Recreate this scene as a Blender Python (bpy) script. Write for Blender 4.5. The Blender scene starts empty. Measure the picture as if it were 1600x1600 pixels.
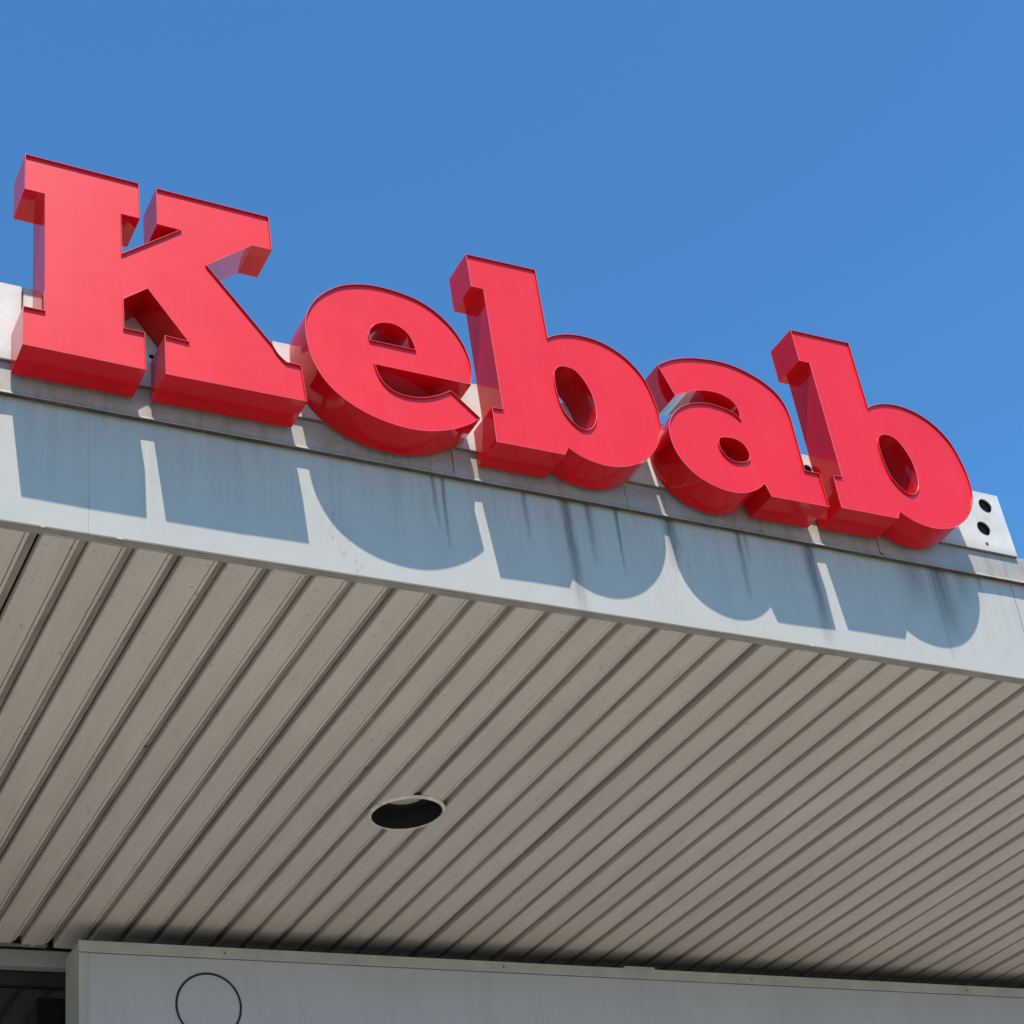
import bpy, bmesh, math, random
from mathutils import Vector, Matrix
random.seed(7)
scene = bpy.context.scene
COL = scene.collection
H = 1.6                                   # eye height: everything below is measured from the eye, z + H

# ---------------------------------------------------------------- camera
cam_d = bpy.data.cameras.new('camera')
cam = bpy.data.objects.new('camera', cam_d)
COL.objects.link(cam)
cam_d.sensor_width = 36.0
cam_d.lens = 2769.74 / 1600 * 36
cam_d.shift_y = 0.045
cam_d.clip_start = 0.05
cam_d.clip_end = 2000
rt = Vector((0.8823607200013112, -0.45154383670448467, -0.1324678199902214))
dn = Vector((0.1473835639057836, 0.5325191532443768, -0.8334875143145949))
fw = Vector((0.44689780139221735, 0.7159130638297403, 0.5364241233843949))
m = Matrix((rt, -dn, -fw)).transposed().to_4x4()
m.translation = Vector((0, 0, H))
cam.matrix_world = m
scene.camera = cam

# ---------------------------------------------------------------- light
SUN = Vector((-0.265, -1.0, 2.15)).normalized()          # towards the sun
elev = math.asin(SUN.z)
world = bpy.data.worlds.new('World')
scene.world = world
world.use_nodes = True
wn = world.node_tree
wn.nodes.clear()
sky = wn.nodes.new('ShaderNodeTexSky')
sky.sky_type = 'NISHITA'
sky.sun_disc = False
sky.sun_elevation = elev
sky.sun_rotation = math.atan2(SUN.x, SUN.y)
sky.altitude = 100
sky.air_density = 0.62
sky.dust_density = 0.0
sky.ozone_density = 10.0
bg = wn.nodes.new('ShaderNodeBackground')
bg.inputs['Strength'].default_value = 0.142
wo = wn.nodes.new('ShaderNodeOutputWorld')
tint = wn.nodes.new('ShaderNodeMix')                    # one constant filter: the camera's rendering of clear blue
tint.data_type = 'RGBA'
tint.blend_type = 'MULTIPLY'
tint.inputs[0].default_value = 1.0
tint.inputs[7].default_value = (0.72, 1.12, 1.08, 1.0)
wn.links.new(sky.outputs[0], tint.inputs[6])
wn.links.new(tint.outputs[2], bg.inputs[0])
wn.links.new(bg.outputs[0], wo.inputs[0])
sd = bpy.data.lights.new('sun', 'SUN')
sd.energy = 3.4
sd.angle = math.radians(0.5)
sd.color = (1.0, 0.945, 0.875)
sun = bpy.data.objects.new('sun', sd)
COL.objects.link(sun)
sun.rotation_euler = SUN.to_track_quat('Z', 'Y').to_euler()
vs = scene.view_settings
vs.view_transform = 'Standard'
vs.look = 'None'
vs.exposure = 1.0
vs.gamma = 1.0
vs.use_curve_mapping = False
scene.cycles.use_denoising = True
scene.cycles.max_bounces = 10
scene.cycles.diffuse_bounces = 5
scene.cycles.glossy_bounces = 5

# ---------------------------------------------------------------- helpers
def link(o, parent=None):
    COL.objects.link(o)
    if parent is not None:
        o.parent = parent
    return o

def mesh_obj(name, verts, faces, mat, parent=None, smooth=None):
    me = bpy.data.meshes.new(name)
    me.from_pydata([(v[0], v[1], v[2]) for v in verts], [], faces)
    me.update()
    if mat is not None:
        me.materials.append(mat)
    if smooth is not None:
        me.shade_smooth()
        me.set_sharp_from_angle(angle=math.radians(smooth))
    return link(bpy.data.objects.new(name, me), parent)

def bm_obj(name, bm, mat, parent=None, smooth=None):
    me = bpy.data.meshes.new(name)
    bm.normal_update()
    bm.to_mesh(me)
    bm.free()
    if mat is not None:
        me.materials.append(mat)
    if smooth is not None:
        me.shade_smooth()
        me.set_sharp_from_angle(angle=math.radians(smooth))
    return link(bpy.data.objects.new(name, me), parent)

def thing(name, label, cat, loc=(0, 0, 0), group=None):
    o = bpy.data.objects.new(name, None)
    o.empty_display_size = 0.1
    link(o)
    o.location = (loc[0], loc[1], loc[2] + H)
    o['label'] = label
    o['category'] = cat
    if group:
        o['group'] = group
    return o

def box(bm, x0, x1, y0, y1, z0, z1, bevel=0.0):
    vs_ = [bm.verts.new(p) for p in ((x0, y0, z0), (x1, y0, z0), (x1, y1, z0), (x0, y1, z0),
                                     (x0, y0, z1), (x1, y0, z1), (x1, y1, z1), (x0, y1, z1))]
    fs = [(0, 3, 2, 1), (4, 5, 6, 7), (0, 1, 5, 4), (1, 2, 6, 5), (2, 3, 7, 6), (3, 0, 4, 7)]
    nf = [bm.faces.new([vs_[i] for i in f]) for f in fs]
    if bevel > 0:
        es = list({e for f in nf for e in f.edges})
        bmesh.ops.bevel(bm, geom=es, offset=bevel, segments=2, affect='EDGES', profile=0.6)

def extrude_x(prof, x0, x1):
    """closed profile [(y, z)] swept along x with caps"""
    n = len(prof)
    v = [(x0, y, z) for y, z in prof] + [(x1, y, z) for y, z in prof]
    f = [(i, (i + 1) % n, n + (i + 1) % n, n + i) for i in range(n)]
    f += [tuple(range(n - 1, -1, -1)), tuple(range(n, 2 * n))]
    return v, f

def lathe(bm, prof, seg=48, cx=0, cy=0):
    rings = []
    for r, z in prof:
        if r < 1e-6:
            rings.append([bm.verts.new((cx, cy, z))])
        else:
            rings.append([bm.verts.new((cx + r * math.cos(2 * math.pi * i / seg), cy + r * math.sin(2 * math.pi * i / seg), z)) for i in range(seg)])
    for a, b in zip(rings, rings[1:]):
        for i in range(seg):
            j = (i + 1) % seg
            if len(a) == 1:
                bm.faces.new((a[0], b[j], b[i]))
            elif len(b) == 1:
                bm.faces.new((a[i], a[j], b[0]))
            else:
                bm.faces.new((a[i], a[j], b[j], b[i]))

def tube(bm, pts, r, seg=10):
    pts = [Vector(p) for p in pts]
    rings = []
    for i, p in enumerate(pts):
        t = (pts[min(i + 1, len(pts) - 1)] - pts[max(i - 1, 0)]).normalized()
        a = t.cross(Vector((0, 1, 0.1))).normalized()
        b = t.cross(a).normalized()
        rings.append([bm.verts.new(p + a * r * math.cos(2 * math.pi * k / seg) + b * r * math.sin(2 * math.pi * k / seg)) for k in range(seg)])
    for a, b in zip(rings, rings[1:]):
        for i in range(seg):
            j = (i + 1) % seg
            bm.faces.new((a[i], a[j], b[j], b[i]))
    bm.faces.new(rings[0])
    bm.faces.new(rings[-1][::-1])

# ---------------------------------------------------------------- materials
class NT:
    def __init__(self, name):
        self.mat = bpy.data.materials.new(name)
        self.mat.use_nodes = True
        self.t = self.mat.node_tree
        self.b = self.t.nodes['Principled BSDF']
    def node(self, typ, **kw):
        n = self.t.nodes.new(typ)
        for k, v in kw.items():
            setattr(n, k, v)
        return n
    def link(self, a, b):
        self.t.links.new(a, b)
    def val(self, x, sock):
        if isinstance(x, (int, float)):
            sock.default_value = x
        else:
            self.link(x, sock)
    def math(self, op, a, b=0.0, c=None, clamp=False):
        n = self.node('ShaderNodeMath', operation=op, use_clamp=clamp)
        self.val(a, n.inputs[0])
        self.val(b, n.inputs[1])
        if c is not None:
            self.val(c, n.inputs[2])
        return n.outputs[0]
    def coords(self, scale=(1, 1, 1), world=False):
        if world:
            g = self.node('ShaderNodeNewGeometry').outputs['Position']
        else:
            g = self.node('ShaderNodeTexCoord').outputs['Object']
        mp = self.node('ShaderNodeMapping')
        mp.inputs['Scale'].default_value = scale
        self.link(g, mp.inputs['Vector'])
        return mp.outputs[0]
    def noise(self, scale, detail=4, rough=0.55, vec=None, dist=0.0):
        n = self.node('ShaderNodeTexNoise')
        n.inputs['Scale'].default_value = scale
        n.inputs['Detail'].default_value = detail
        n.inputs['Roughness'].default_value = rough
        n.inputs['Distortion'].default_value = dist
        if vec is not None:
            self.link(vec, n.inputs['Vector'])
        return n.outputs['Fac']
    def ramp(self, fac, stops):
        n = self.node('ShaderNodeValToRGB')
        el = n.color_ramp.elements
        while len(el) < len(stops):
            el.new(0.5)
        for e, (p, c) in zip(el, stops):
            e.position = p
            e.color = (c[0], c[1], c[2], 1) if not isinstance(c, (int, float)) else (c, c, c, 1)
        self.link(fac, n.inputs[0])
        return n.outputs[0]
    def mix(self, fac, a, b, mode='MIX'):
        n = self.node('ShaderNodeMix', data_type='RGBA', blend_type=mode)
        self.val(fac, n.inputs[0])
        for v, s in ((a, n.inputs[6]), (b, n.inputs[7])):
            if isinstance(v, tuple):
                s.default_value = (v[0], v[1], v[2], 1)
            else:
                self.link(v, s)
        return n.outputs[2]
    def bump(self, h, strength=0.2, dist=0.01):
        n = self.node('ShaderNodeBump')
        n.inputs['Strength'].default_value = strength
        n.inputs['Distance'].default_value = dist
        self.link(h, n.inputs['Height'])
        self.link(n.outputs[0], self.b.inputs['Normal'])
    def set(self, **kw):
        for k, v in kw.items():
            s = self.b.inputs[k.replace('_', ' ')]
            if isinstance(v, tuple):
                s.default_value = (v[0], v[1], v[2], 1) if len(v) == 3 and s.type == 'RGBA' else v
            elif isinstance(v, (int, float)):
                s.default_value = v
            else:
                self.link(v, s)
        return self.mat

def plain(name, col, rough=0.5, metallic=0.0, var=0.12, scale=6.0, coat=0.0, bump=0.0):
    n = NT(name)
    f = n.noise(scale, 5, 0.6, n.coords(world=True))
    a = tuple(c * (1 - var) for c in col)
    b = tuple(min(1, c * (1 + var)) for c in col)
    c = n.ramp(f, [(0.3, a), (0.7, b)])
    n.set(Base_Color=c, Roughness=rough, Metallic=metallic)
    n.b.inputs['Coat Weight'].default_value = coat
    n.b.inputs['Coat Roughness'].default_value = 0.05
    if bump:
        n.bump(n.noise(scale * 12, 3), bump, 0.003)
    return n.mat

# red acrylic face: saturated, satin, faint dust
n = NT('red_face_acrylic')
f = n.noise(3.0, 5, 0.6, n.coords(world=True))
fd = n.noise(60, 3, 0.7, n.coords(world=True))
c = n.ramp(f, [(0.3, (0.73, 0.005, 0.004)), (0.7, (0.79, 0.008, 0.007))])
c = n.mix(n.math('MULTIPLY', n.math('GREATER_THAN', fd, 0.66), 0.05), c, (0.6, 0.3, 0.28))
run = n.noise(1.0, 5, 0.7, n.coords(scale=(34, 1, 1.5), world=True))
c = n.mix(n.ramp(run, [(0.50, 0.0), (0.80, 0.16)]), c, (0.42, 0.10, 0.09))
spk = n.noise(95, 2, 0.6, n.coords(world=True))
c = n.mix(n.ramp(spk, [(0.76, 0.0), (0.80, 0.5)]), c, (0.22, 0.06, 0.05))
n.set(Base_Color=c, Roughness=n.math('MULTIPLY_ADD', f, 0.04, 0.365))
n.b.inputs['Specular IOR Level'].default_value = 0.70
n.bump(n.noise(1.3, 1, 0.5, n.coords(world=True)), 0.06, 0.02)
M_FACE = n.mat

# red polished return (side band)
n = NT('red_side_gloss')
cw = n.coords(world=True)
f = n.noise(5.0, 4, 0.6, cw)
c = n.ramp(f, [(0.3, (0.50, 0.003, 0.006)), (0.7, (0.58, 0.005, 0.009))])
n.set(Base_Color=c, Roughness=0.06)
n.b.inputs['IOR'].default_value = 1.37
n.bump(n.noise(2.2, 1, 0.4, cw), 0.10, 0.02)
M_SIDE = n.mat

M_RIM = plain('rim_edge_pink', (0.72, 0.12, 0.13), 0.3, var=0.06)

# pale blue grey painted fascia with dirt runs
STREAKS = [  # x, top width, length, strength, drift
    (2.505, 0.010, 0.26, 0.62, 0.020), (2.541, 0.008, 0.34, 0.62, 0.015), (2.866, 0.010, 0.24, 0.62, 0.020),
    (3.040, 0.022, 0.52, 0.80, 0.030), (3.137, 0.014, 0.30, 0.58, 0.020), (3.256, 0.008, 0.32, 0.66, 0.020),
    (3.490, 0.026, 0.26, 0.70, 0.022), (3.806, 0.012, 0.34, 0.64, 0.012), (3.840, 0.010, 0.18, 0.40, 0.01),
    (4.140, 0.026, 0.48, 0.74, 0.020), (4.660, 0.075, 0.26, 0.42, 0.03), (4.800, 0.060, 0.36, 0.62, 0.0), (4.93, 0.05, 0.2, 0.36, -0.1), (4.770, 0.012, 0.46, 0.5, 0.0),
    (1.330, 0.012, 0.10, 0.20, 0.0), (5.020, 0.012, 0.12, 0.5, 0.0), (0.55, 0.014, 0.3, 0.5, 0.0), (6.1, 0.016, 0.36, 0.6, 0.0), (7.3, 0.02, 0.3, 0.6, 0.0)]
n = NT('fascia_paint')
sep = n.node('ShaderNodeSeparateXYZ')
n.link(n.node('ShaderNodeNewGeometry').outputs['Position'], sep.inputs[0])
X, Z = sep.outputs[0], sep.outputs[2]
depth = n.math('SUBTRACT', 3.665 + H, Z)          # metres below the fascia's top edge
wob = n.math('MULTIPLY', n.math('SUBTRACT', n.noise(7.0, 3, 0.6, n.coords(scale=(3, 1, 1), world=True)), 0.5), 0.02)
Xw = n.math('ADD', X, wob)
tot = None
for sx, w, L, s, dr in STREAKS:
    d = n.math('SUBTRACT', Xw, sx)
    d = n.math('SUBTRACT', d, n.math('MULTIPLY', depth, dr))
    d = n.math('DIVIDE', d, w)
    g = n.math('POWER', 2.718, n.math('MULTIPLY', n.math('MULTIPLY', d, d), -1.0))
    fade = n.math('SUBTRACT', 1.0, n.math('DIVIDE', depth, L), clamp=True)
    fade = n.math('POWER', fade, 0.6)
    a = n.math('MULTIPLY', n.math('MULTIPLY', g, fade), min(0.93, s * 1.25))
    tot = a if tot is None else n.math('MAXIMUM', tot, a)
vst = n.noise(1.0, 5, 0.65, n.coords(scale=(26, 1, 1.6), world=True))
veil = n.math('MULTIPLY', n.ramp(vst, [(0.45, 0.0), (0.78, 0.30)]), n.math('SUBTRACT', 1.0, n.math('DIVIDE', depth, 0.5), clamp=True))
# dirt under the overlapping edge
edge = n.math('POWER', n.math('SUBTRACT', 1.0, n.math('DIVIDE', depth, 0.05), clamp=True), 1.5)
brk = n.noise(1.0, 4, 0.7, n.coords(scale=(90, 1, 7), world=True))
tot = n.math('MULTIPLY', tot, n.math('MULTIPLY_ADD', brk, 1.7, 0.12), clamp=True)
tot = n.math('ADD', n.math('MAXIMUM', tot, veil), n.math('MULTIPLY', edge, 0.35), clamp=True)
grit = n.noise(9, 6, 0.75, n.coords(world=True))
base = n.ramp(grit, [(0.25, (0.438, 0.408, 0.345)), (0.75, (0.492, 0.454, 0.380))])
pan = n.noise(0.9, 2, 0.5, n.coords(scale=(1, 1, 2), world=True))
base = n.mix(n.math('MULTIPLY', pan, 0.35), base, (0.50, 0.47, 0.415))
# brown crusts
cr = n.noise(42, 5, 0.8, n.coords(scale=(1.4, 1, 0.6), world=True))
blot = None
for bx, bz, br in ((2.13, 3.30, 0.07), (2.11, 3.40, 0.05), (3.525, 3.52, 0.045), (3.55, 3.47, 0.04), (2.185, 3.22, 0.03), (5.25, 3.42, 0.05), (0.98, 3.62, 0.05)):
    dx = n.math('SUBTRACT', X, bx)
    dz = n.math('SUBTRACT', Z, bz + H)
    r2 = n.math('ADD', n.math('MULTIPLY', dx, dx), n.math('MULTIPLY', n.math('MULTIPLY', dz, dz), 0.5))
    q = n.math('SUBTRACT', 1.0, n.math('DIVIDE', n.math('SQRT', r2), br), clamp=True)
    blot = q if blot is None else n.math('MAXIMUM', blot, q)
crm = n.math('MULTIPLY', n.ramp(cr, [(0.53, 0.0), (0.66, 1.0)]), n.math('MINIMUM', blot, 0.42))
base = n.mix(tot, base, (0.088, 0.080, 0.066))
base = n.mix(crm, base, (0.14, 0.115, 0.085))
n.set(Base_Color=base, Roughness=n.math('MULTIPLY_ADD', tot, 0.30, 0.48))
n.b.inputs['Specular IOR Level'].default_value = 0.22
n.bump(n.noise(0.8, 2, 0.5, n.coords(scale=(2.2, 1, 0.9), world=True)), 0.22, 0.02)
M_FASCIA = n.mat

# capping: lighter, warm grey, rust bloom
n = NT('capping_paint')
cw = n.coords(world=True)
f = n.noise(8, 6, 0.7, cw)
c = n.ramp(f, [(0.25, (0.30, 0.262, 0.210)), (0.55, (0.39, 0.348, 0.285)), (0.8, (0.43, 0.395, 0.33))])
st = n.noise(1.0, 5, 0.7, n.coords(scale=(30, 1, 3), world=True))
c = n.mix(n.ramp(st, [(0.5, 0.0), (0.75, 0.5)]), c, (0.16, 0.13, 0.11))
n.set(Base_Color=c, Roughness=0.42, Metallic=0.0)
M_CAP = n.mat

# white beam
n = NT('white_beam_paint')
cw = n.coords(world=True)
f = n.noise(5, 6, 0.7, cw)
c = n.ramp(f, [(0.30, (0.50, 0.455, 0.38)), (0.55, (0.63, 0.59, 0.52))])
st = n.noise(1.0, 5, 0.7, n.coords(scale=(22, 1, 2.5), world=True))
c = n.mix(n.ramp(st, [(0.56, 0.0), (0.78, 0.30)]), c, (0.42, 0.35, 0.27))
sp = n.noise(70, 4, 0.8, cw)
c = n.mix(n.ramp(sp, [(0.70, 0.0), (0.74, 0.7)]), c, (0.10, 0.09, 0.08))
# grime near the lower edge
sep = n.node('ShaderNodeSeparateXYZ')
n.link(n.node('ShaderNodeNewGeometry').outputs['Position'], sep.inputs[0])
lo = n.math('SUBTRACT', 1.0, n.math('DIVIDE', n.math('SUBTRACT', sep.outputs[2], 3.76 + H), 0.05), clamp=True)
dx = n.math('ABSOLUTE', n.math('SUBTRACT', sep.outputs[0], n.math('MULTIPLY_ADD', f, 0.05, 1.025)))
stn = n.math('SUBTRACT', 1.0, n.math('DIVIDE', dx, 0.045), clamp=True)
tp = n.math('SUBTRACT', 1.0, n.math('DIVIDE', n.math('SUBTRACT', 4.078 + H, sep.outputs[2]), n.math('MULTIPLY_ADD', f, 0.08, 0.0)), clamp=True)
c = n.mix(n.math('MULTIPLY', n.math('MAXIMUM', stn, n.math('MULTIPLY', tp, 0.6)), 0.6), c, (0.46, 0.40, 0.31))
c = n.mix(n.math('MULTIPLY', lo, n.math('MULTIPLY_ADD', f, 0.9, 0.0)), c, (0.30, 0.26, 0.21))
n.set(Base_Color=c, Roughness=0.5)
M_BEAM = n.mat

# soffit pans
n = NT('soffit_paint')
oi = n.node('ShaderNodeObjectInfo')
cw = n.coords(world=True)
f = n.noise(2.2, 5, 0.6, n.coords(scale=(4, 0.8, 1), world=True))
c = n.ramp(f, [(0.3, (0.54, 0.475, 0.40)), (0.7, (0.615, 0.545, 0.46))])
c = n.mix(n.math('MULTIPLY', oi.outputs['Random'], 0.34), c, (0.48, 0.42, 0.35))
fine = n.noise(1.0, 4, 0.7, n.coords(scale=(55, 3, 1), world=True))
c = n.mix(n.ramp(fine, [(0.5, 0.0), (0.75, 0.22)]), c, (0.24, 0.215, 0.18))
big = n.noise(0.9, 3, 0.6, cw)
c = n.mix(n.ramp(big, [(0.35, 0.0), (0.75, 0.22)]), c, (0.36, 0.32, 0.255))
sp = n.noise(30, 5, 0.8, cw)
c = n.mix(n.ramp(sp, [(0.615, 0.0), (0.67, 0.65)]), c, (0.12, 0.10, 0.085))
n.set(Base_Color=c, Roughness=0.45)
n.bump(n.noise(1.4, 3, 0.5, n.coords(scale=(5, 1, 1), world=True)), 0.12, 0.02)
M_SOFFIT = n.mat
n = NT('groove_dirt')
gf = n.noise(1.0, 5, 0.7, n.coords(scale=(14, 2.6, 1), world=True))
n.set(Base_Color=n.ramp(gf, [(0.3, (0.17, 0.145, 0.11)), (0.62, (0.33, 0.29, 0.235))]), Roughness=0.7)
M_GROOVE = n.mat

M_TRIM = plain('soffit_trim_paint', (0.22, 0.19, 0.15), 0.5, var=0.2, scale=10)
M_MOSS = plain('mossy_grime', (0.060, 0.058, 0.040), 0.85, var=0.4, scale=14)
M_UNDERSIDE = plain('grime_and_shade', (0.13, 0.11, 0.075), 0.7, var=0.35, scale=12)  # grime tone with the beam's underside shade mixed into it
M_SHADE = plain('shade_black', (0.045, 0.04, 0.035), 0.8, var=0.3)  # near-black, keeps bounce light off the soffit above the light box
M_DARK = plain('cavity_dark', (0.02, 0.018, 0.016), 0.8, var=0.3)
M_BLACKPAINT = plain('black_baffle', (0.008, 0.008, 0.009), 0.55, var=0.2)
M_RING = plain('downlight_ring_paint', (0.60, 0.555, 0.44), 0.45, var=0.28, scale=22)
M_LAMP = plain('frosted_lamp_glass', (0.46, 0.42, 0.34), 0.25, var=0.05)
M_ALU = plain('lightbox_frame_cream', (0.40, 0.385, 0.33), 0.38, var=0.14, scale=7)
M_PANEL = plain('lightbox_face_white', (0.45, 0.43, 0.42), 0.30, var=0.05, scale=2)
M_PANEL.node_tree.nodes['Principled BSDF'].inputs['Specular IOR Level'].default_value = 0.25
n = NT('lightbox_face')
cw = n.coords(world=True)
f = n.noise(1.6, 5, 0.6, cw)
c = n.ramp(f, [(0.3, (0.415, 0.40, 0.395)), (0.7, (0.465, 0.445, 0.44))])
st = n.noise(1.0, 5, 0.7, n.coords(scale=(16, 1, 2.2), world=True))
c = n.mix(n.ramp(st, [(0.52, 0.0), (0.80, 0.30)]), c, (0.26, 0.24, 0.21))
sp = n.noise(60, 4, 0.8, cw)
c = n.mix(n.ramp(sp, [(0.68, 0.0), (0.73, 0.5)]), c, (0.15, 0.13, 0.11))
n.set(Base_Color=c, Roughness=0.32)
n.b.inputs['Specular IOR Level'].default_value = 0.25
M_PANEL = n.mat
M_INK = plain('black_print', (0.012, 0.012, 0.013), 0.4, var=0.1)
M_STEEL = plain('dull_screw', (0.13, 0.11, 0.085), 0.55, metallic=0.3, var=0.3, scale=60)
M_RUBBER = plain('black_cable_rubber', (0.012, 0.011, 0.011), 0.55, var=0.2)
M_GLASS = plain('dark_window_glass', (0.012, 0.014, 0.016), 0.05, var=0.1)
M_FRAME = plain('window_frame_grey', (0.30, 0.29, 0.25), 0.45, var=0.12)
M_WALL = plain('render_wall', (0.30, 0.285, 0.26), 0.85, var=0.14, scale=3, bump=0.3)
M_ROOF = plain('roof_gravel', (0.40, 0.36, 0.30), 0.9, var=0.2)

n = NT('paving_concrete')
cw = n.coords(world=True)
br = n.node('ShaderNodeTexBrick')
br.inputs['Scale'].default_value = 1.0
br.inputs['Brick Width'].default_value = 0.6
br.inputs['Row Height'].default_value = 0.4
br.inputs['Mortar Size'].default_value = 0.008
br.inputs['Color1'].default_value = (0.42, 0.385, 0.33, 1)
br.inputs['Color2'].default_value = (0.37, 0.34, 0.295, 1)
br.inputs['Mortar'].default_value = (0.15, 0.14, 0.12, 1)
n.link(cw, br.inputs['Vector'])
c = n.mix(n.math('MULTIPLY', n.noise(0.7, 6, 0.65, cw), 0.3), br.outputs['Color'], (0.34, 0.315, 0.28))
n.set(Base_Color=c, Roughness=0.85)
M_GROUND = n.mat
M_ASPHALT = plain('asphalt', (0.055, 0.054, 0.053), 0.9, var=0.25, scale=3, bump=0.4)
M_EARTH = plain('gravel_earth', (0.10, 0.095, 0.075), 0.95, var=0.3, scale=0.5)
M_KERB = plain('kerb_concrete', (0.34, 0.33, 0.31), 0.85, var=0.15, scale=4)

# ---------------------------------------------------------------- ground, road, pavement (structure)
def structure(name, x0, x1, y0, y1, z0, z1, mat, label, bev=0.0):
    bm = bmesh.new()
    box(bm, x0, x1, y0, y1, z0, z1, bev)
    o = bm_obj(name, bm, mat)
    o['kind'] = 'structure'
    o['label'] = label
bm = bmesh.new()
N = 24
g = [[bm.verts.new(((-1 + 2 * i / N) * 600, (-1 + 2 * j / N) * 600, -0.14)) for j in range(N + 1)] for i in range(N + 1)]
for i in range(N):
    for j in range(N):
        bm.faces.new((g[i][j], g[i + 1][j], g[i + 1][j + 1], g[i][j + 1]))
o = bm_obj('ground', bm, M_EARTH)
o['kind'] = 'structure'
o['label'] = 'open ground around the shop'
structure('road', -300, 300, -9.0, -1.06, -0.3, -0.12, M_ASPHALT, 'dark asphalt road in front of the shop')
structure('kerb', -300, 300, -1.058, -0.90, -0.3, 0.0, M_KERB, 'concrete kerb along the pavement', 0.01)
structure('pavement', -300, 300, -0.898, 40, -0.3, 0.0, M_GROUND, 'pale concrete paving in front of and beneath the canopy')

# ---------------------------------------------------------------- canopy
XL, XR = -2.6, 13.2
YF, ZS = 4.475, 3.171                 # fascia bottom edge, soffit level
ZF = 3.179                            # level of the fascia's bottom edge
YW = 7.78                             # wall
PITCH, X0 = 0.15, 1.0
canopy = thing('canopy', 'grey painted metal canopy with ribbed beige soffit below the red lettering', 'canopy', (0, 0, 0))

# --- soffit: dark deck above with hanging pans
v, f = extrude_x([(YF + 0.03, ZS + 0.10), (YW, ZS + 0.10), (YW, ZS + 0.13), (YF + 0.03, ZS + 0.13)], XL, XR)
soffit = mesh_obj('soffit', v, f, M_DARK, canopy)
LX, LY, LR = 3.105, 6.12, 0.150       # downlight opening
# pan profile, x from the left wall of the pan, z relative to soffit plane; last column = material (0 paint, 1 groove)
PROF = [(0.000, 0.034), (0.0005, 0.0040), (0.003, 0.0006), (0.006, 0.0), (0.020, 0.0004), (0.036, 0.0002), (0.052, -0.0003), (0.068, 0.0002),
        (0.086, 0.0004), (0.098, 0.0), (0.0988, 0.0005), (0.0994, 0.010), (0.1034, 0.010), (0.1040, 0.0032), (0.1150, 0.0036),
        (0.1165, 0.006), (0.1190, 0.0165), (0.1300, 0.0190), (0.1425, 0.0190), (0.1432, 0.026)]
NFLAT = 12
PMAT = [0 if i < 14 else 1 for i in range(len(PROF) - 1)]
Y0P, Y1P = 4.498, 7.765
YG1 = 7.70                            # the recessed strip stops short of the wall trim
def pan_mesh(xk=None):
    verts, faces, mats = [], [], []
    def strip(ya, yb, cut=None):
        segs = 6 if cut is None else 1
        base = len(verts)
        for s in range(segs + 1):
            for i, (x, z) in enumerate(PROF):
                a, b = ya, yb
                if b > 7.75 and i >= 14:
                    b = YG1
                if cut is not None:
                    dx = xk + x - LX
                    if abs(dx) < LR:
                        h = math.sqrt(LR * LR - dx * dx)
                    else:
                        h = 0.0
                    if cut < 0:
                        b = LY - h
                    else:
                        a = LY + h
                y = a + (b - a) * s / segs
                verts.append((x, y, z))
        nP = len(PROF)
        for s in range(segs):
            for i in range(nP - 1):
                faces.append((base + s * nP + i, base + (s + 1) * nP + i, base + (s + 1) * nP + i + 1, base + s * nP + i + 1))
                mats.append(PMAT[i])
    if xk is None:
        strip(Y0P, Y1P)
    else:
        strip(Y0P, LY, cut=-1)
        strip(LY, Y1P, cut=1)
    me = bpy.data.meshes.new('panel')
    me.from_pydata(verts, [], faces)
    me.materials.append(M_SOFFIT)
    me.materials.append(M_GROOVE)
    me.polygons.foreach_set('material_index', mats)
    me.update()
    me.shade_smooth()
    me.set_sharp_from_angle(angle=math.radians(28))
    return me
pan_shared = pan_mesh()
k0 = math.floor((XL - X0) / PITCH) + 1
k1 = math.floor((XR - X0) / PITCH)
JIT = {10: 0.003, 18: -0.005, 19: 0.002, 27: -0.005, 28: 0.001}
for k in range(k0, k1):
    xk = X0 + k * PITCH + random.uniform(-0.0020, 0.0020) + JIT.get(k, 0)
    me = pan_shared
    if xk - LR < LX < xk + PITCH + LR:
        me = pan_mesh(xk)
    p = bpy.data.objects.new('panel', me)
    link(p, soffit)
    p.location = (xk, 0, ZS + random.uniform(-0.0008, 0.0008))
    p.rotation_euler = (random.uniform(-0.0004, 0.0004), random.uniform(-0.011, 0.011), random.uniform(-0.0003, 0.0003))
# fixings in every third groove
bm = bmesh.new()
lathe(bm, [(0.0, -0.006), (0.005, -0.0055), (0.0065, -0.0035), (0.0065, -0.001), (0.0125, -0.0008), (0.0130, 0.0)], 14)
scr = None
for i in range(-8, 27):
    xs = 1.421 + 0.45 * i
    if scr is None:
        scr = bm_obj('screw', bm, M_STEEL, soffit, 40)
        s = scr
    else:
        s = scr.copy()
        link(s, soffit)
    s.location = (xs + 0.005, 5.808 + random.uniform(-0.006, 0.006), ZS + 0.0188)
# trims
v, f = extrude_x([(YF + 0.0095, ZF - 0.0028), (4.505, ZS - 0.003), (4.505, ZS + 0.002), (4.500, ZS + 0.002), (YF + 0.0095, ZF + 0.002)], XL, XR)
mesh_obj('edge_trim', v, f, M_TRIM, canopy)
v, f = extrude_x([(7.742, ZS - 0.003), (7.776, ZS - 0.003), (7.776, ZS - 0.0008), (7.742, ZS - 0.0008)], XL, 2.02)
mesh_obj('wall_trim', v, f, M_TRIM, canopy)

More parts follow.
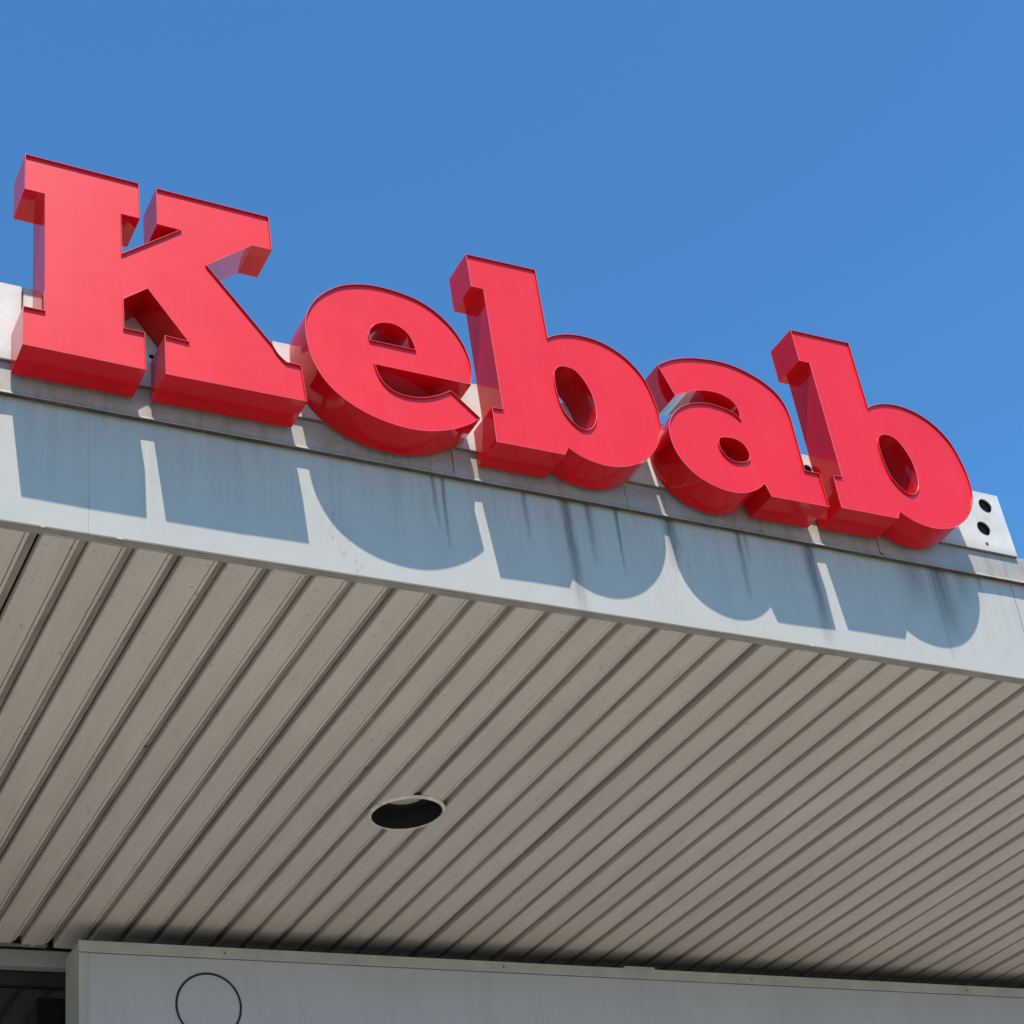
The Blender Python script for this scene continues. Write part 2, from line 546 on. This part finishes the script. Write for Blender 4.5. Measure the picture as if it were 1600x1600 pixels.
# --- fascia: backing sheet and three visible sheets butted at the seams
TILT = 0.05
FH = 0.480
def fy(h):
    return YF - TILT * h
v, f = extrude_x([(YF + 0.010, ZF), (YF + 0.014, ZF), (fy(FH) + 0.014, ZF + FH + 0.04), (fy(FH) + 0.010, ZF + FH + 0.04)], XL, XR)
fascia = mesh_obj('fascia', v, f, M_DARK, canopy)
seams = [XL, 1.283, 5.200, 9.12, XR]
for a, b in zip(seams, seams[1:]):
    bm = bmesh.new()
    nx, nz = max(2, int((b - a) / 0.12)), 5
    g1 = 0.0003 if abs(a - 1.283) < 0.01 else 0.0016
    g2 = 0.0003 if abs(b - 1.283) < 0.01 else 0.0016
    a2, b2 = a + g1, b - g2
    rows = []
    for j in range(nz + 1):
        h = FH * j / nz + (0.02 if j == nz else 0)
        rows.append([bm.verts.new((a2 + (b2 - a2) * i / nx, fy(h) + (0.0012 * math.sin(i * 1.7 + a) * (0.3 + j / nz)), ZF + h)) for i in range(nx + 1)])
    for j in range(nz):
        for i in range(nx):
            bm.faces.new((rows[j][i], rows[j][i + 1], rows[j + 1][i + 1], rows[j + 1][i]))
    # bottom flange folded back under, with a few knocks in the fold
    fl0 = rows[0]
    fl1 = [bm.verts.new((q.co.x, q.co.y + 0.009, ZF - 0.0005)) for q in fl0]
    for i in range(nx):
        bm.faces.new((fl1[i], fl1[i + 1], fl0[i + 1], fl0[i]))
    sides0 = [r[0] for r in rows]
    sides1 = [bm.verts.new((q.co.x, q.co.y + 0.009, q.co.z)) for q in sides0]
    for j in range(nz):
        bm.faces.new((sides0[j], sides0[j + 1], sides1[j + 1], sides1[j]))
    bm_obj('fascia_panel', bm, M_FASCIA, fascia, 40)

for xt, wt in ((1.135, 0.012), (1.372, 0.020), (4.05, 0.008)):
    bm = bmesh.new()
    box(bm, xt, xt + wt, YF - 0.0015, YF + 0.002, ZF - 0.0055, ZF - 0.0008, 0.0008)
    bm_obj('bent_tab', bm, M_FASCIA, fascia)
# --- capping above the fascia
YC, ZC0, ZC1 = 4.434, 3.644, 3.766
v, f = extrude_x([(YC + 0.004, ZC0 + 0.02), (YC + 0.009, ZC0 + 0.02), (YC + 0.009, ZC1 - 0.006), (YC + 0.30, ZC1 - 0.006), (YC + 0.30, ZC1 - 0.002), (YC + 0.004, ZC1 - 0.002)], XL, XR)
cap = mesh_obj('capping', v, f, M_DARK, canopy)
cs = [XL, -0.9, 0.52, 2.585, 3.306, 4.500, 6.4, 8.3, 10.2, XR]
for i, (a, b) in enumerate(zip(cs, cs[1:])):
    off = 0.0012 if i % 2 else 0.0
    y0 = YC - off
    a2, b2 = a + 0.0015, b - 0.0015
    prof = [(y0, ZC0), (y0, ZC1), (y0 + 0.003, ZC1 + 0.003 - off), (YC + 0.30, ZC1 + 0.003 - off), (YC + 0.30, ZC1 + 0.001 - off), (y0 + 0.0025, ZC1 + 0.001 - off), (y0 + 0.0025, ZC0)]
    v, f = extrude_x(prof, a2, b2)
    mesh_obj('cap_panel', v, f, M_CAP, cap)
v, f = extrude_x([(YC + 0.0028, ZC0 + 0.003), (YC - 0.003, ZC0 - 0.001), (YC - 0.0095, ZC0 - 0.0095), (YC - 0.0098, ZC0 - 0.0135), (YC - 0.008, ZC0 - 0.0135), (YC - 0.002, ZC0 - 0.007), (YC + 0.001, ZC0 - 0.007), (YC + 0.001, ZC0 + 0.004)], XL, XR)
v = [(x, y, z) for x, y, z in v]
mesh_obj('drip_edge', v, f, M_CAP, cap)
v, f = extrude_x([(YC + 0.0012, ZC0 - 0.0068), (YC + 0.018, ZC0 - 0.0085), (YC + 0.018, ZC0 + 0.004), (YC + 0.0012, ZC0 + 0.004)], XL, XR)
mesh_obj('sealing_strip', v, f, M_MOSS, cap)
# --- roof deck and canopy return ends
v, f = extrude_x([(YC + 0.305, ZS + 0.14), (YW + 9.0, ZS + 0.14), (YW + 9.0, ZC1 - 0.012), (YC + 0.305, ZC1 - 0.012)], XL, XR)
mesh_obj('roof_deck', v, f, M_ROOF, canopy)
for xe in (XL - 0.004, XR + 0.001):
    bm = bmesh.new()
    box(bm, xe, xe + 0.003, YF + 0.0, YW, ZS - 0.002, ZC1)
    bm_obj('end_panel', bm, M_CAP, canopy)

# ---------------------------------------------------------------- white mounting beam with drilled holes
beam = thing('mounting_beam', 'long white metal beam behind the red letters with two round holes at its right end', 'beam', (0, 4.42, 3.76))
BX0, BX1, BY0, BY1, BZ0, BZ1 = -1.4, 5.262, 4.42, 4.60, 3.762, 4.078
holes = [(5.171, 4.008, 0.036), (5.117, 3.880, 0.036), (4.226, 4.005, 0.022), (1.484, 3.894, 0.010), (0.955, 3.877, 0.014), (0.2, 3.98, 0.036), (-0.9, 3.9, 0.03)]
def fill_loops(bm, loops, y, flip=False):
    edges = []
    for L in loops:
        vv = [bm.verts.new((x, y, z)) for x, z in L]
        for i in range(len(vv)):
            edges.append(bm.edges.new((vv[i], vv[(i + 1) % len(vv)])))
    r = bmesh.ops.triangle_fill(bm, edges=edges, use_beauty=True)
    fs = [q for q in r['geom'] if isinstance(q, bmesh.types.BMFace)]
    for q in fs:
        q.normal_update()
        if (q.normal.y > 0) != flip:
            q.normal_flip()
    return fs
for sx0, sx1, oy in ((BX0, 1.049, 0.0), (1.056, BX1, 0.0)):
    bm = bmesh.new()
    ns = max(4, int((sx1 - sx0) * 8))
    outer = [(sx0 + (sx1 - sx0) * i / ns, BZ0) for i in range(ns + 1)] + [(sx1 - (sx1 - sx0) * i / ns, BZ1) for i in range(ns + 1)]
    outer = [(x, z + 0.0012 * math.sin(x * 9.1 + z * 40)) for x, z in outer]      # waviness of a used sheet edge
    circ = [[(cx + r * math.cos(-2 * math.pi * i / 22), cz + r * math.sin(-2 * math.pi * i / 22)) for i in range(22)] for cx, cz, r in holes if sx0 < cx < sx1]
    fill_loops(bm, [outer] + circ, BY0)
    for L in circ:                           # sheet thickness inside the holes
        a = [bm.verts.new((x, BY0, z)) for x, z in L]
        b = [bm.verts.new((x, BY0 + 0.006, z)) for x, z in L]
        for i in range(len(L)):
            j = (i + 1) % len(L)
            bm.faces.new((a[i], b[i], b[j], a[j]))
    a = [bm.verts.new((x, BY0, z)) for x, z in outer]
    b = [bm.verts.new((x, BY1, z)) for x, z in outer]
    for i in range(len(outer)):
        j = (i + 1) % len(outer)
        bm.faces.new((a[i], a[j], b[j], b[i]))
    bm.faces.new(b[::-1])
    bm.transform(Matrix.Translation((0, -4.42, -3.76)))
    bm_obj('box_section', bm, M_BEAM, beam)
bm = bmesh.new()
box(bm, BX0, BX1 - 0.001, BY0 + 0.02, BY0 + 0.024, BZ0 + 0.004, BZ1 - 0.004)
bm.transform(Matrix.Translation((0, -4.42, -3.76)))
bm_obj('inner_web', bm, M_DARK, beam)
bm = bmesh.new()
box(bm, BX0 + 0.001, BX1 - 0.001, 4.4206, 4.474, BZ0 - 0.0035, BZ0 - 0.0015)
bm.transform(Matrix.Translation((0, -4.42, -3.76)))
bm_obj('underside_strip', bm, M_UNDERSIDE, beam)  # strip over the beam's underside, grime and shade both in its colour
bm = bmesh.new()
box(bm, BX0 + 0.02, BX1 - 0.02, 4.475, 4.585, ZC1 - 0.03, BZ0 - 0.001)
bm.transform(Matrix.Translation((0, -4.42, -3.76)))
bm_obj('mounting_rail', bm, M_DARK, beam)
# screws along the beam
bm = bmesh.new()
lathe(bm, [(0.0, -0.004), (0.005, -0.0035), (0.0085, -0.0015), (0.0095, 0.0)], 12)
bm.transform(Matrix.Rotation(math.radians(-90), 4, 'X'))
s0 = None
for xs, zs in ((5.105, 3.80), (0.4, 3.80), (0.4, 4.05), (-0.6, 3.8)):
    if s0 is None:
        s0 = bm_obj('screw', bm, M_STEEL, beam, 40)
        s = s0
    else:
        s = s0.copy()
        link(s, beam)
    s.location = (xs, 0.0, zs - 3.76)

# ---------------------------------------------------------------- letters
def smooth_loop(L, sub=6):
    """L: (x, z, corner) -> catmull-rom between the corner points"""
    n_ = len(L)
    pts = [(p[0], p[1]) for p in L]
    cor = [p[2] if len(p) > 2 else 0 for p in L]
    out = []
    for i in range(n_):
        j = (i + 1) % n_
        p1, p2 = Vector(pts[i]), Vector(pts[j])
        out.append((p1.x, p1.y))
        if cor[i] and cor[j]:
            continue
        p0 = Vector(pts[i - 1]) if not cor[i] else p1 - (p2 - p1) * 0.6
        p3 = Vector(pts[(j + 1) % n_]) if not cor[j] else p2 + (p2 - p1) * 0.6
        if cor[i] and not cor[j]:
            p0 = p1 + (p1 - p2) * 0.0 + (p1 - (p2 + (p2 - p3) * 0.55)) * 0.9
        if cor[j] and not cor[i]:
            p3 = p2 + (p2 - (p1 + (p1 - p0) * 0.55)) * 0.9
        for s in range(1, sub):
            t = s / sub
            q = 0.5 * ((2 * p1) + (-p0 + p2) * t + (2 * p0 - 5 * p1 + 4 * p2 - p3) * t * t + (-p0 + 3 * p1 - 3 * p2 + p3) * t ** 3)
            out.append((q.x, q.y))
    return out

def area(L):
    return 0.5 * sum(L[i][0] * L[(i + 1) % len(L)][1] - L[(i + 1) % len(L)][0] * L[i][1] for i in range(len(L)))

def inset(L, d):
    """move every point d towards the solid (left side of a ccw loop)"""
    n_ = len(L)
    out = []
    for i in range(n_):
        a, b, c_ = Vector(L[i - 1]), Vector(L[i]), Vector(L[(i + 1) % n_])
        e1, e2 = (b - a), (c_ - b)
        if e1.length < 1e-7 or e2.length < 1e-7:
            out.append((b.x, b.y))
            continue
        e1.normalize()
        e2.normalize()
        n1, n2 = Vector((-e1.y, e1.x)), Vector((-e2.y, e2.x))
        mvec = n1 + n2
        if mvec.length < 1e-5:
            mvec = n1
        mvec.normalize()
        k = min(2.5, 1.0 / max(0.35, mvec.dot(n1)))
        out.append((b.x + mvec.x * d * k, b.y + mvec.y * d * k))
    return out

YB, DEP, REC, RIM = 4.418, 0.150, 0.0078, 0.0030
letters_group = 'red letters of the rooftop sign'
def make_letter(label, outer, inners, ox, oz):
    """outline in metres, origin at ox, oz"""
    root = thing('sign_letter', label, 'sign letter', (ox, YB, oz), letters_group)
    loops = []
    L = [(x - ox, z - oz) for x, z in outer]
    if area(L) < 0:
        L = L[::-1]
    loops.append(L)
    for q in inners:
        I = [(x - ox, z - oz) for x, z in q]
        if area(I) > 0:
            I = I[::-1]
        loops.append(I)
    yf = -DEP
    # face panel, set back inside the rim
    bm = bmesh.new()
    fill_loops(bm, [inset(q, RIM * 0.6) for q in loops], yf + REC)
    face = bm_obj('face_panel', bm, M_FACE, root)
    # back panel
    bm = bmesh.new()
    fill_loops(bm, [inset(q, 0.002) for q in loops], 0.0, flip=True)
    bm_obj('back_panel', bm, M_SIDE, root)
    # side band with rim
    bm = bmesh.new()
    for q in loops:
        qi = inset(q, RIM)
        qe = inset(q, 0.0009)
        rings = []
        for loop, y in ((q, 0.0), (q, yf + 0.0009), (qe, yf), (inset(q, RIM - 0.0009), yf), (qi, yf + 0.0009), (qi, yf + REC + 0.002)):
            rings.append([bm.verts.new((x, y, z)) for x, z in loop])
        for r0, r1 in zip(rings, rings[1:]):
            nn = len(r0)
            for i in range(nn):
                j = (i + 1) % nn
                nf = bm.faces.new((r0[i], r1[i], r1[j], r0[j]))
                nf.material_index = 1 if (r0 is rings[1] or r0 is rings[2]) else 0
    bmesh.ops.recalc_face_normals(bm, faces=bm.faces)
    sb = bm_obj('side_band', bm, M_SIDE, root, 24)
    sb.data.materials.append(M_RIM)
    return root

c1 = 1
K = [(1.016, 4.533, 1), (1.406, 4.527, 1), (1.407, 4.361, 1), (1.341, 4.361, 1), (1.343, 4.183, 1), (1.546, 4.352, 1), (1.466, 4.354, 1), (1.467, 4.524, 1),
     (1.880, 4.520, 1), (1.883, 4.361, 1), (1.808, 4.359, 1), (1.638, 4.216, 1), (1.858, 3.922, 1), (1.876, 3.886, 0), (1.903, 3.858, 1), (1.955, 3.857, 1), (1.966, 3.702, 1),
     (1.478, 3.699, 1), (1.479, 3.863, 1), (1.558, 3.858, 1), (1.426, 4.050, 1), (1.344, 3.981, 1), (1.345, 3.858, 1), (1.413, 3.858, 1), (1.415, 3.700, 1),
     (1.020, 3.704, 1), (1.019, 3.861, 1), (1.087, 3.861, 1), (1.083, 4.370, 1), (1.016, 4.371, 1)]
make_letter('large red capital K with slab feet, tallest letter at the left end of the sign', smooth_loop(K), [], 1.49, 3.70)
Eo = [(2.610, 3.932, 1), (2.236, 3.932, 1), (2.250, 3.880, 0), (2.272, 3.846, 0), (2.309, 3.824, 0), (2.360, 3.819, 0), (2.416, 3.829, 0), (2.470, 3.852, 0), (2.523, 3.886, 1),
      (2.628, 3.785, 1), (2.584, 3.750, 0), (2.529, 3.718, 0), (2.470, 3.694, 0), (2.407, 3.678, 0), (2.345, 3.673, 0), (2.275, 3.679, 0), (2.205, 3.696, 0), (2.134, 3.727, 0), (2.069, 3.775, 0),
      (2.024, 3.835, 0), (1.996, 3.905, 0), (1.984, 3.980, 0), (1.984, 4.045, 0), (1.995, 4.104, 0), (2.028, 4.169, 0), (2.076, 4.223, 0), (2.141, 4.270, 0), (2.225, 4.299, 0), (2.313, 4.306, 0),
      (2.420, 4.291, 0), (2.495, 4.256, 0), (2.552, 4.205, 0), (2.593, 4.143, 0), (2.616, 4.074, 0), (2.622, 4.003, 0)]
Ei = [(2.228, 4.041, 1), (2.227, 4.070, 0), (2.238, 4.098, 0), (2.260, 4.122, 0), (2.294, 4.137, 0), (2.330, 4.139, 0), (2.362, 4.126, 0), (2.384, 4.103, 0), (2.397, 4.073, 0), (2.403, 4.041, 1)]
make_letter('round red lowercase e between the capital K and the first b', smooth_loop(Eo), [smooth_loop(Ei)], 2.30, 3.70)

Bo = [(0.002, 0.903, 1), (0.304, 0.912, 1), (0.304, 0.569, 1), (0.335, 0.588, 0), (0.389, 0.608, 0), (0.453, 0.618, 0), (0.527, 0.613, 0), (0.597, 0.589, 0), (0.659, 0.545, 0), (0.709, 0.477, 0),
      (0.735, 0.391, 0), (0.745, 0.308, 0), (0.739, 0.226, 0), (0.712, 0.155, 0), (0.669, 0.095, 0), (0.613, 0.047, 0), (0.550, 0.0155, 0), (0.484, 0.0005, 0), (0.423, 0.002, 0), (0.362, 0.0165, 0),
      (0.304, 0.048, 1), (0.2855, 0.0117, 1), (0.0055, 0.009, 1), (0.009, 0.165, 1), (0.0535, 0.1685, 1), (0.054, 0.740, 1), (0.002, 0.739, 1)]
Bi = [(0.366, 0.440, 0), (0.400, 0.430, 0), (0.432, 0.388, 0), (0.453, 0.330, 0), (0.458, 0.265, 0), (0.448, 0.205, 0), (0.425, 0.168, 0), (0.399, 0.152, 0), (0.370, 0.157, 0), (0.338, 0.185, 0),
      (0.314, 0.228, 0), (0.302, 0.290, 0), (0.300, 0.352, 0), (0.308, 0.405, 0), (0.332, 0.433, 0)]
def b_shape(x0, z0, s):
    return [(x0 + x * s, z0 + z * s, c) for x, z, c in Bo], [(x0 + x * s, z0 + z * s, c) for x, z, c in Bi]
o1, i1 = b_shape(2.6725, 3.683, 0.995)
make_letter('red lowercase b standing between the e and the a', smooth_loop(o1), [smooth_loop(i1)], 2.82, 3.69)
Ao = [(3.460, 4.238, 1), (3.528, 4.281, 0), (3.612, 4.313, 0), (3.695, 4.329, 0), (3.773, 4.335, 0), (3.845, 4.328, 0), (3.915, 4.307, 0), (3.974, 4.278, 0), (4.020, 4.240, 0), (4.050, 4.190, 0),
      (4.064, 4.129, 0), (4.066, 4.051, 0), (4.066, 3.859, 1), (4.135, 3.859, 1), (4.138, 3.697, 1), (3.862, 3.692, 1), (3.844, 3.749, 1), (3.793, 3.708, 0), (3.727, 3.681, 0), (3.658, 3.676, 0),
      (3.590, 3.691, 0), (3.533, 3.719, 0), (3.489, 3.759, 0), (3.459, 3.811, 0), (3.445, 3.870, 0), (3.448, 3.930, 0), (3.468, 3.983, 0), (3.510, 4.035, 0), (3.570, 4.074, 0), (3.642, 4.095, 0),
      (3.711, 4.096, 0), (3.771, 4.081, 0), (3.806, 4.052, 1), (3.806, 4.100, 0), (3.793, 4.130, 0), (3.763, 4.152, 0), (3.720, 4.163, 0), (3.665, 4.160, 0), (3.615, 4.147, 0), (3.567, 4.127, 0), (3.512, 4.099, 1)]
Ai = [(3.681, 3.931, 0), (3.717, 3.943, 0), (3.755, 3.943, 0), (3.784, 3.929, 0), (3.801, 3.903, 0), (3.805, 3.873, 0), (3.794, 3.850, 0), (3.765, 3.836, 0), (3.731, 3.831, 0), (3.702, 3.840, 0), (3.680, 3.863, 0), (3.671, 3.896, 0)]
make_letter('red lowercase a between the two letters b', smooth_loop(Ao), [smooth_loop(Ai)], 3.80, 3.70)
o2, i2 = b_shape(4.1935, 3.6965, 1.016)
make_letter('last red letter b at the right end of the sign beside two round holes', smooth_loop(o2), [smooth_loop(i2)], 4.35, 3.70)

# ---------------------------------------------------------------- loose cable hanging below the last b
cb = thing('cable', 'short black cable hanging from below the last b over the canopy edge', 'cable', (4.50, 4.447, 3.74))
bm = bmesh.new()
pts = [(0.004, -0.0, 0.05), (0.002, -0.001, 0.0), (-0.005, -0.002, -0.035), (-0.008, -0.004, -0.06), (-0.004, -0.010, -0.08), (0.010, -0.014, -0.094), (0.020, -0.012, -0.098), (0.030, -0.004, -0.103)]
tube(bm, pts, 0.0035)
bm_obj('cord', bm, M_RUBBER, cb, 60)

# ---------------------------------------------------------------- downlight
dl = thing('recessed_downlight', 'round recessed downlight with a thin cream ring and black inside set in the ribbed soffit', 'ceiling light', (LX, LY, ZS))
bm = bmesh.new()
lathe(bm, [(0.1500, 0.001), (0.1500, -0.0045), (0.1525, -0.0085), (0.1570, -0.0080), (0.1640, -0.004), (0.1660, 0.001), (0.163, 0.0015)], 72)
bm_obj('trim_ring', bm, M_RING, dl, 40)
bm = bmesh.new()
lathe(bm, [(0.1505, -0.0035), (0.1492, -0.0035), (0.1488, 0.088), (0.085, 0.09)], 56)
bm_obj('baffle', bm, M_BLACKPAINT, dl, 40)
bm = bmesh.new()
lathe(bm, [(0.094, 0.0895), (0.094, 0.084), (0.090, 0.0825), (0.06, 0.0815), (0.0, 0.081)], 48)
bm_obj('lamp_glass', bm, M_LAMP, dl, 40)

# ---------------------------------------------------------------- light box sign under the canopy
LBX0, LBX1, LBY, LBZ1, LBZ0 = 2.0707, 9.4, 7.42, 3.065, 2.25
lb = thing('lightbox_sign', 'long light box sign with cream frame and white face under the canopy', 'sign', (LBX0, LBY, LBZ0))
def lbobj(name, x0, x1, y0, y1, z0, z1, mat, bev=0.0):
    bm = bmesh.new()
    box(bm, x0 - LBX0, x1 - LBX0, y0 - LBY, y1 - LBY, z0 - LBZ0, z1 - LBZ0, bev)
    return bm_obj(name, bm, mat, lb)
lbobj('case', LBX0 + 0.002, LBX1 - 0.002, LBY + 0.006, 7.63, LBZ0 + 0.002, LBZ1 - 0.002, M_ALU)
lbobj('shade_sheet', LBX0 + 0.004, LBX1 - 0.004, LBY + 0.008, 7.628, LBZ1 - 0.001, LBZ1 + 0.001, M_SHADE)  # added dark sheet, stops the pale case top lighting the soffit
lbobj('frame_rail', LBX0, LBX1, LBY - 0.012, LBY + 0.005, LBZ1 - 0.052, LBZ1, M_ALU, 0.002)
lbobj('frame_rail', LBX0, LBX1, LBY - 0.012, LBY + 0.005, LBZ0, LBZ0 + 0.056, M_ALU, 0.002)
lbobj('frame_stile', LBX0, LBX0 + 0.040, LBY - 0.0115, LBY + 0.005, LBZ0 + 0.0565, LBZ1 - 0.0565, M_ALU, 0.002)
lbobj('frame_stile', LBX1 - 0.040, LBX1, LBY - 0.0115, LBY + 0.005, LBZ0 + 0.0565, LBZ1 - 0.0565, M_ALU, 0.002)
lbobj('face_panel', LBX0 + 0.0405, LBX1 - 0.0405, LBY - 0.004, LBY + 0.004, LBZ0 + 0.0565, LBZ1 - 0.0565, M_PANEL)
lbobj('top_bracket', 4.91, 5.095, LBY - 0.010, LBY + 0.03, LBZ1 + 0.0005, LBZ1 + 0.012, M_ALU, 0.001)
for xb in (2.6, 4.4, 6.2, 8.0):
    lbobj('hanger', xb, xb + 0.04, 7.631, YW - 0.003, LBZ1 - 0.25, LBZ1 - 0.21, M_STEEL)
# printed round emblem outline
bm = bmesh.new()
cx, cz, R0, R1 = 2.664, 2.786, 0.157, 0.146
nn = 96
ra = [bm.verts.new((cx + R0 * math.cos(2 * math.pi * i / nn) - LBX0, -0.0055, cz + R0 * math.sin(2 * math.pi * i / nn) - LBZ0)) for i in range(nn)]
rb = [bm.verts.new((cx + R1 * math.cos(2 * math.pi * i / nn) - LBX0, -0.0055, cz + R1 * math.sin(2 * math.pi * i / nn) - LBZ0)) for i in range(nn)]
for i in range(nn):
    j = (i + 1) % nn
    bm.faces.new((ra[i], ra[j], rb[j], rb[i]))
bm_obj('printed_ring', bm, M_INK, lb)
bm = bmesh.new()
lathe(bm, [(0.0, -0.004), (0.004, -0.0035), (0.006, 0.0)], 10)
bm.transform(Matrix.Rotation(math.radians(-90), 4, 'X'))
s0 = None
for xs in (2.748, 4.2, 5.7, 7.2, 8.7):
    if s0 is None:
        s0 = bm_obj('screw', bm, M_STEEL, lb, 40)
        s = s0
    else:
        s = s0.copy()
        link(s, lb)
    s.location = (xs - LBX0, -0.0125, LBZ1 - 0.028 - LBZ0)

# ---------------------------------------------------------------- shop building behind
shop = thing('shop_building', 'shop front with cream header rail and dark window under the canopy', 'building', (0, YW, -H))
def shobj(name, x0, x1, y0, y1, z0, z1, mat, parent=None, bev=0.0):
    bm = bmesh.new()
    box(bm, x0, x1, y0 - YW, y1 - YW, z0 + H, z1 + H, bev)
    return bm_obj(name, bm, mat, parent or shop)
shobj('header_rail', XL, 2.60, YW + 0.0, YW + 0.06, 3.080, 3.158, M_FRAME, None, 0.003)
win = shobj('window', XL + 0.1, 2.595, YW + 0.10, YW + 0.11, 0.2, 3.02, M_GLASS)
shobj('frame', XL + 0.02, 2.597, YW + 0.07, YW + 0.13, 3.021, 3.079, M_DARK, win)
shobj('frame', XL + 0.02, 2.597, YW + 0.07, YW + 0.13, 0.12, 0.199, M_FRAME, win)
shobj('wall', 2.601, XR, YW + 0.001, YW + 0.25, -H, 2.6, M_WALL)
shobj('upper_wall', 2.601, XR, YW + 0.001, YW + 0.25, 2.601, ZS + 0.13, M_SHADE)  # unseen wall, coloured near-black to deepen the shade above the light box
shobj('wall', XL, 2.60, YW + 0.06, YW + 0.25, -H, 0.119, M_WALL)
shobj('back_wall', XL, XR, YW + 0.26, YW + 8.9, -H, ZS + 0.13, M_WALL)
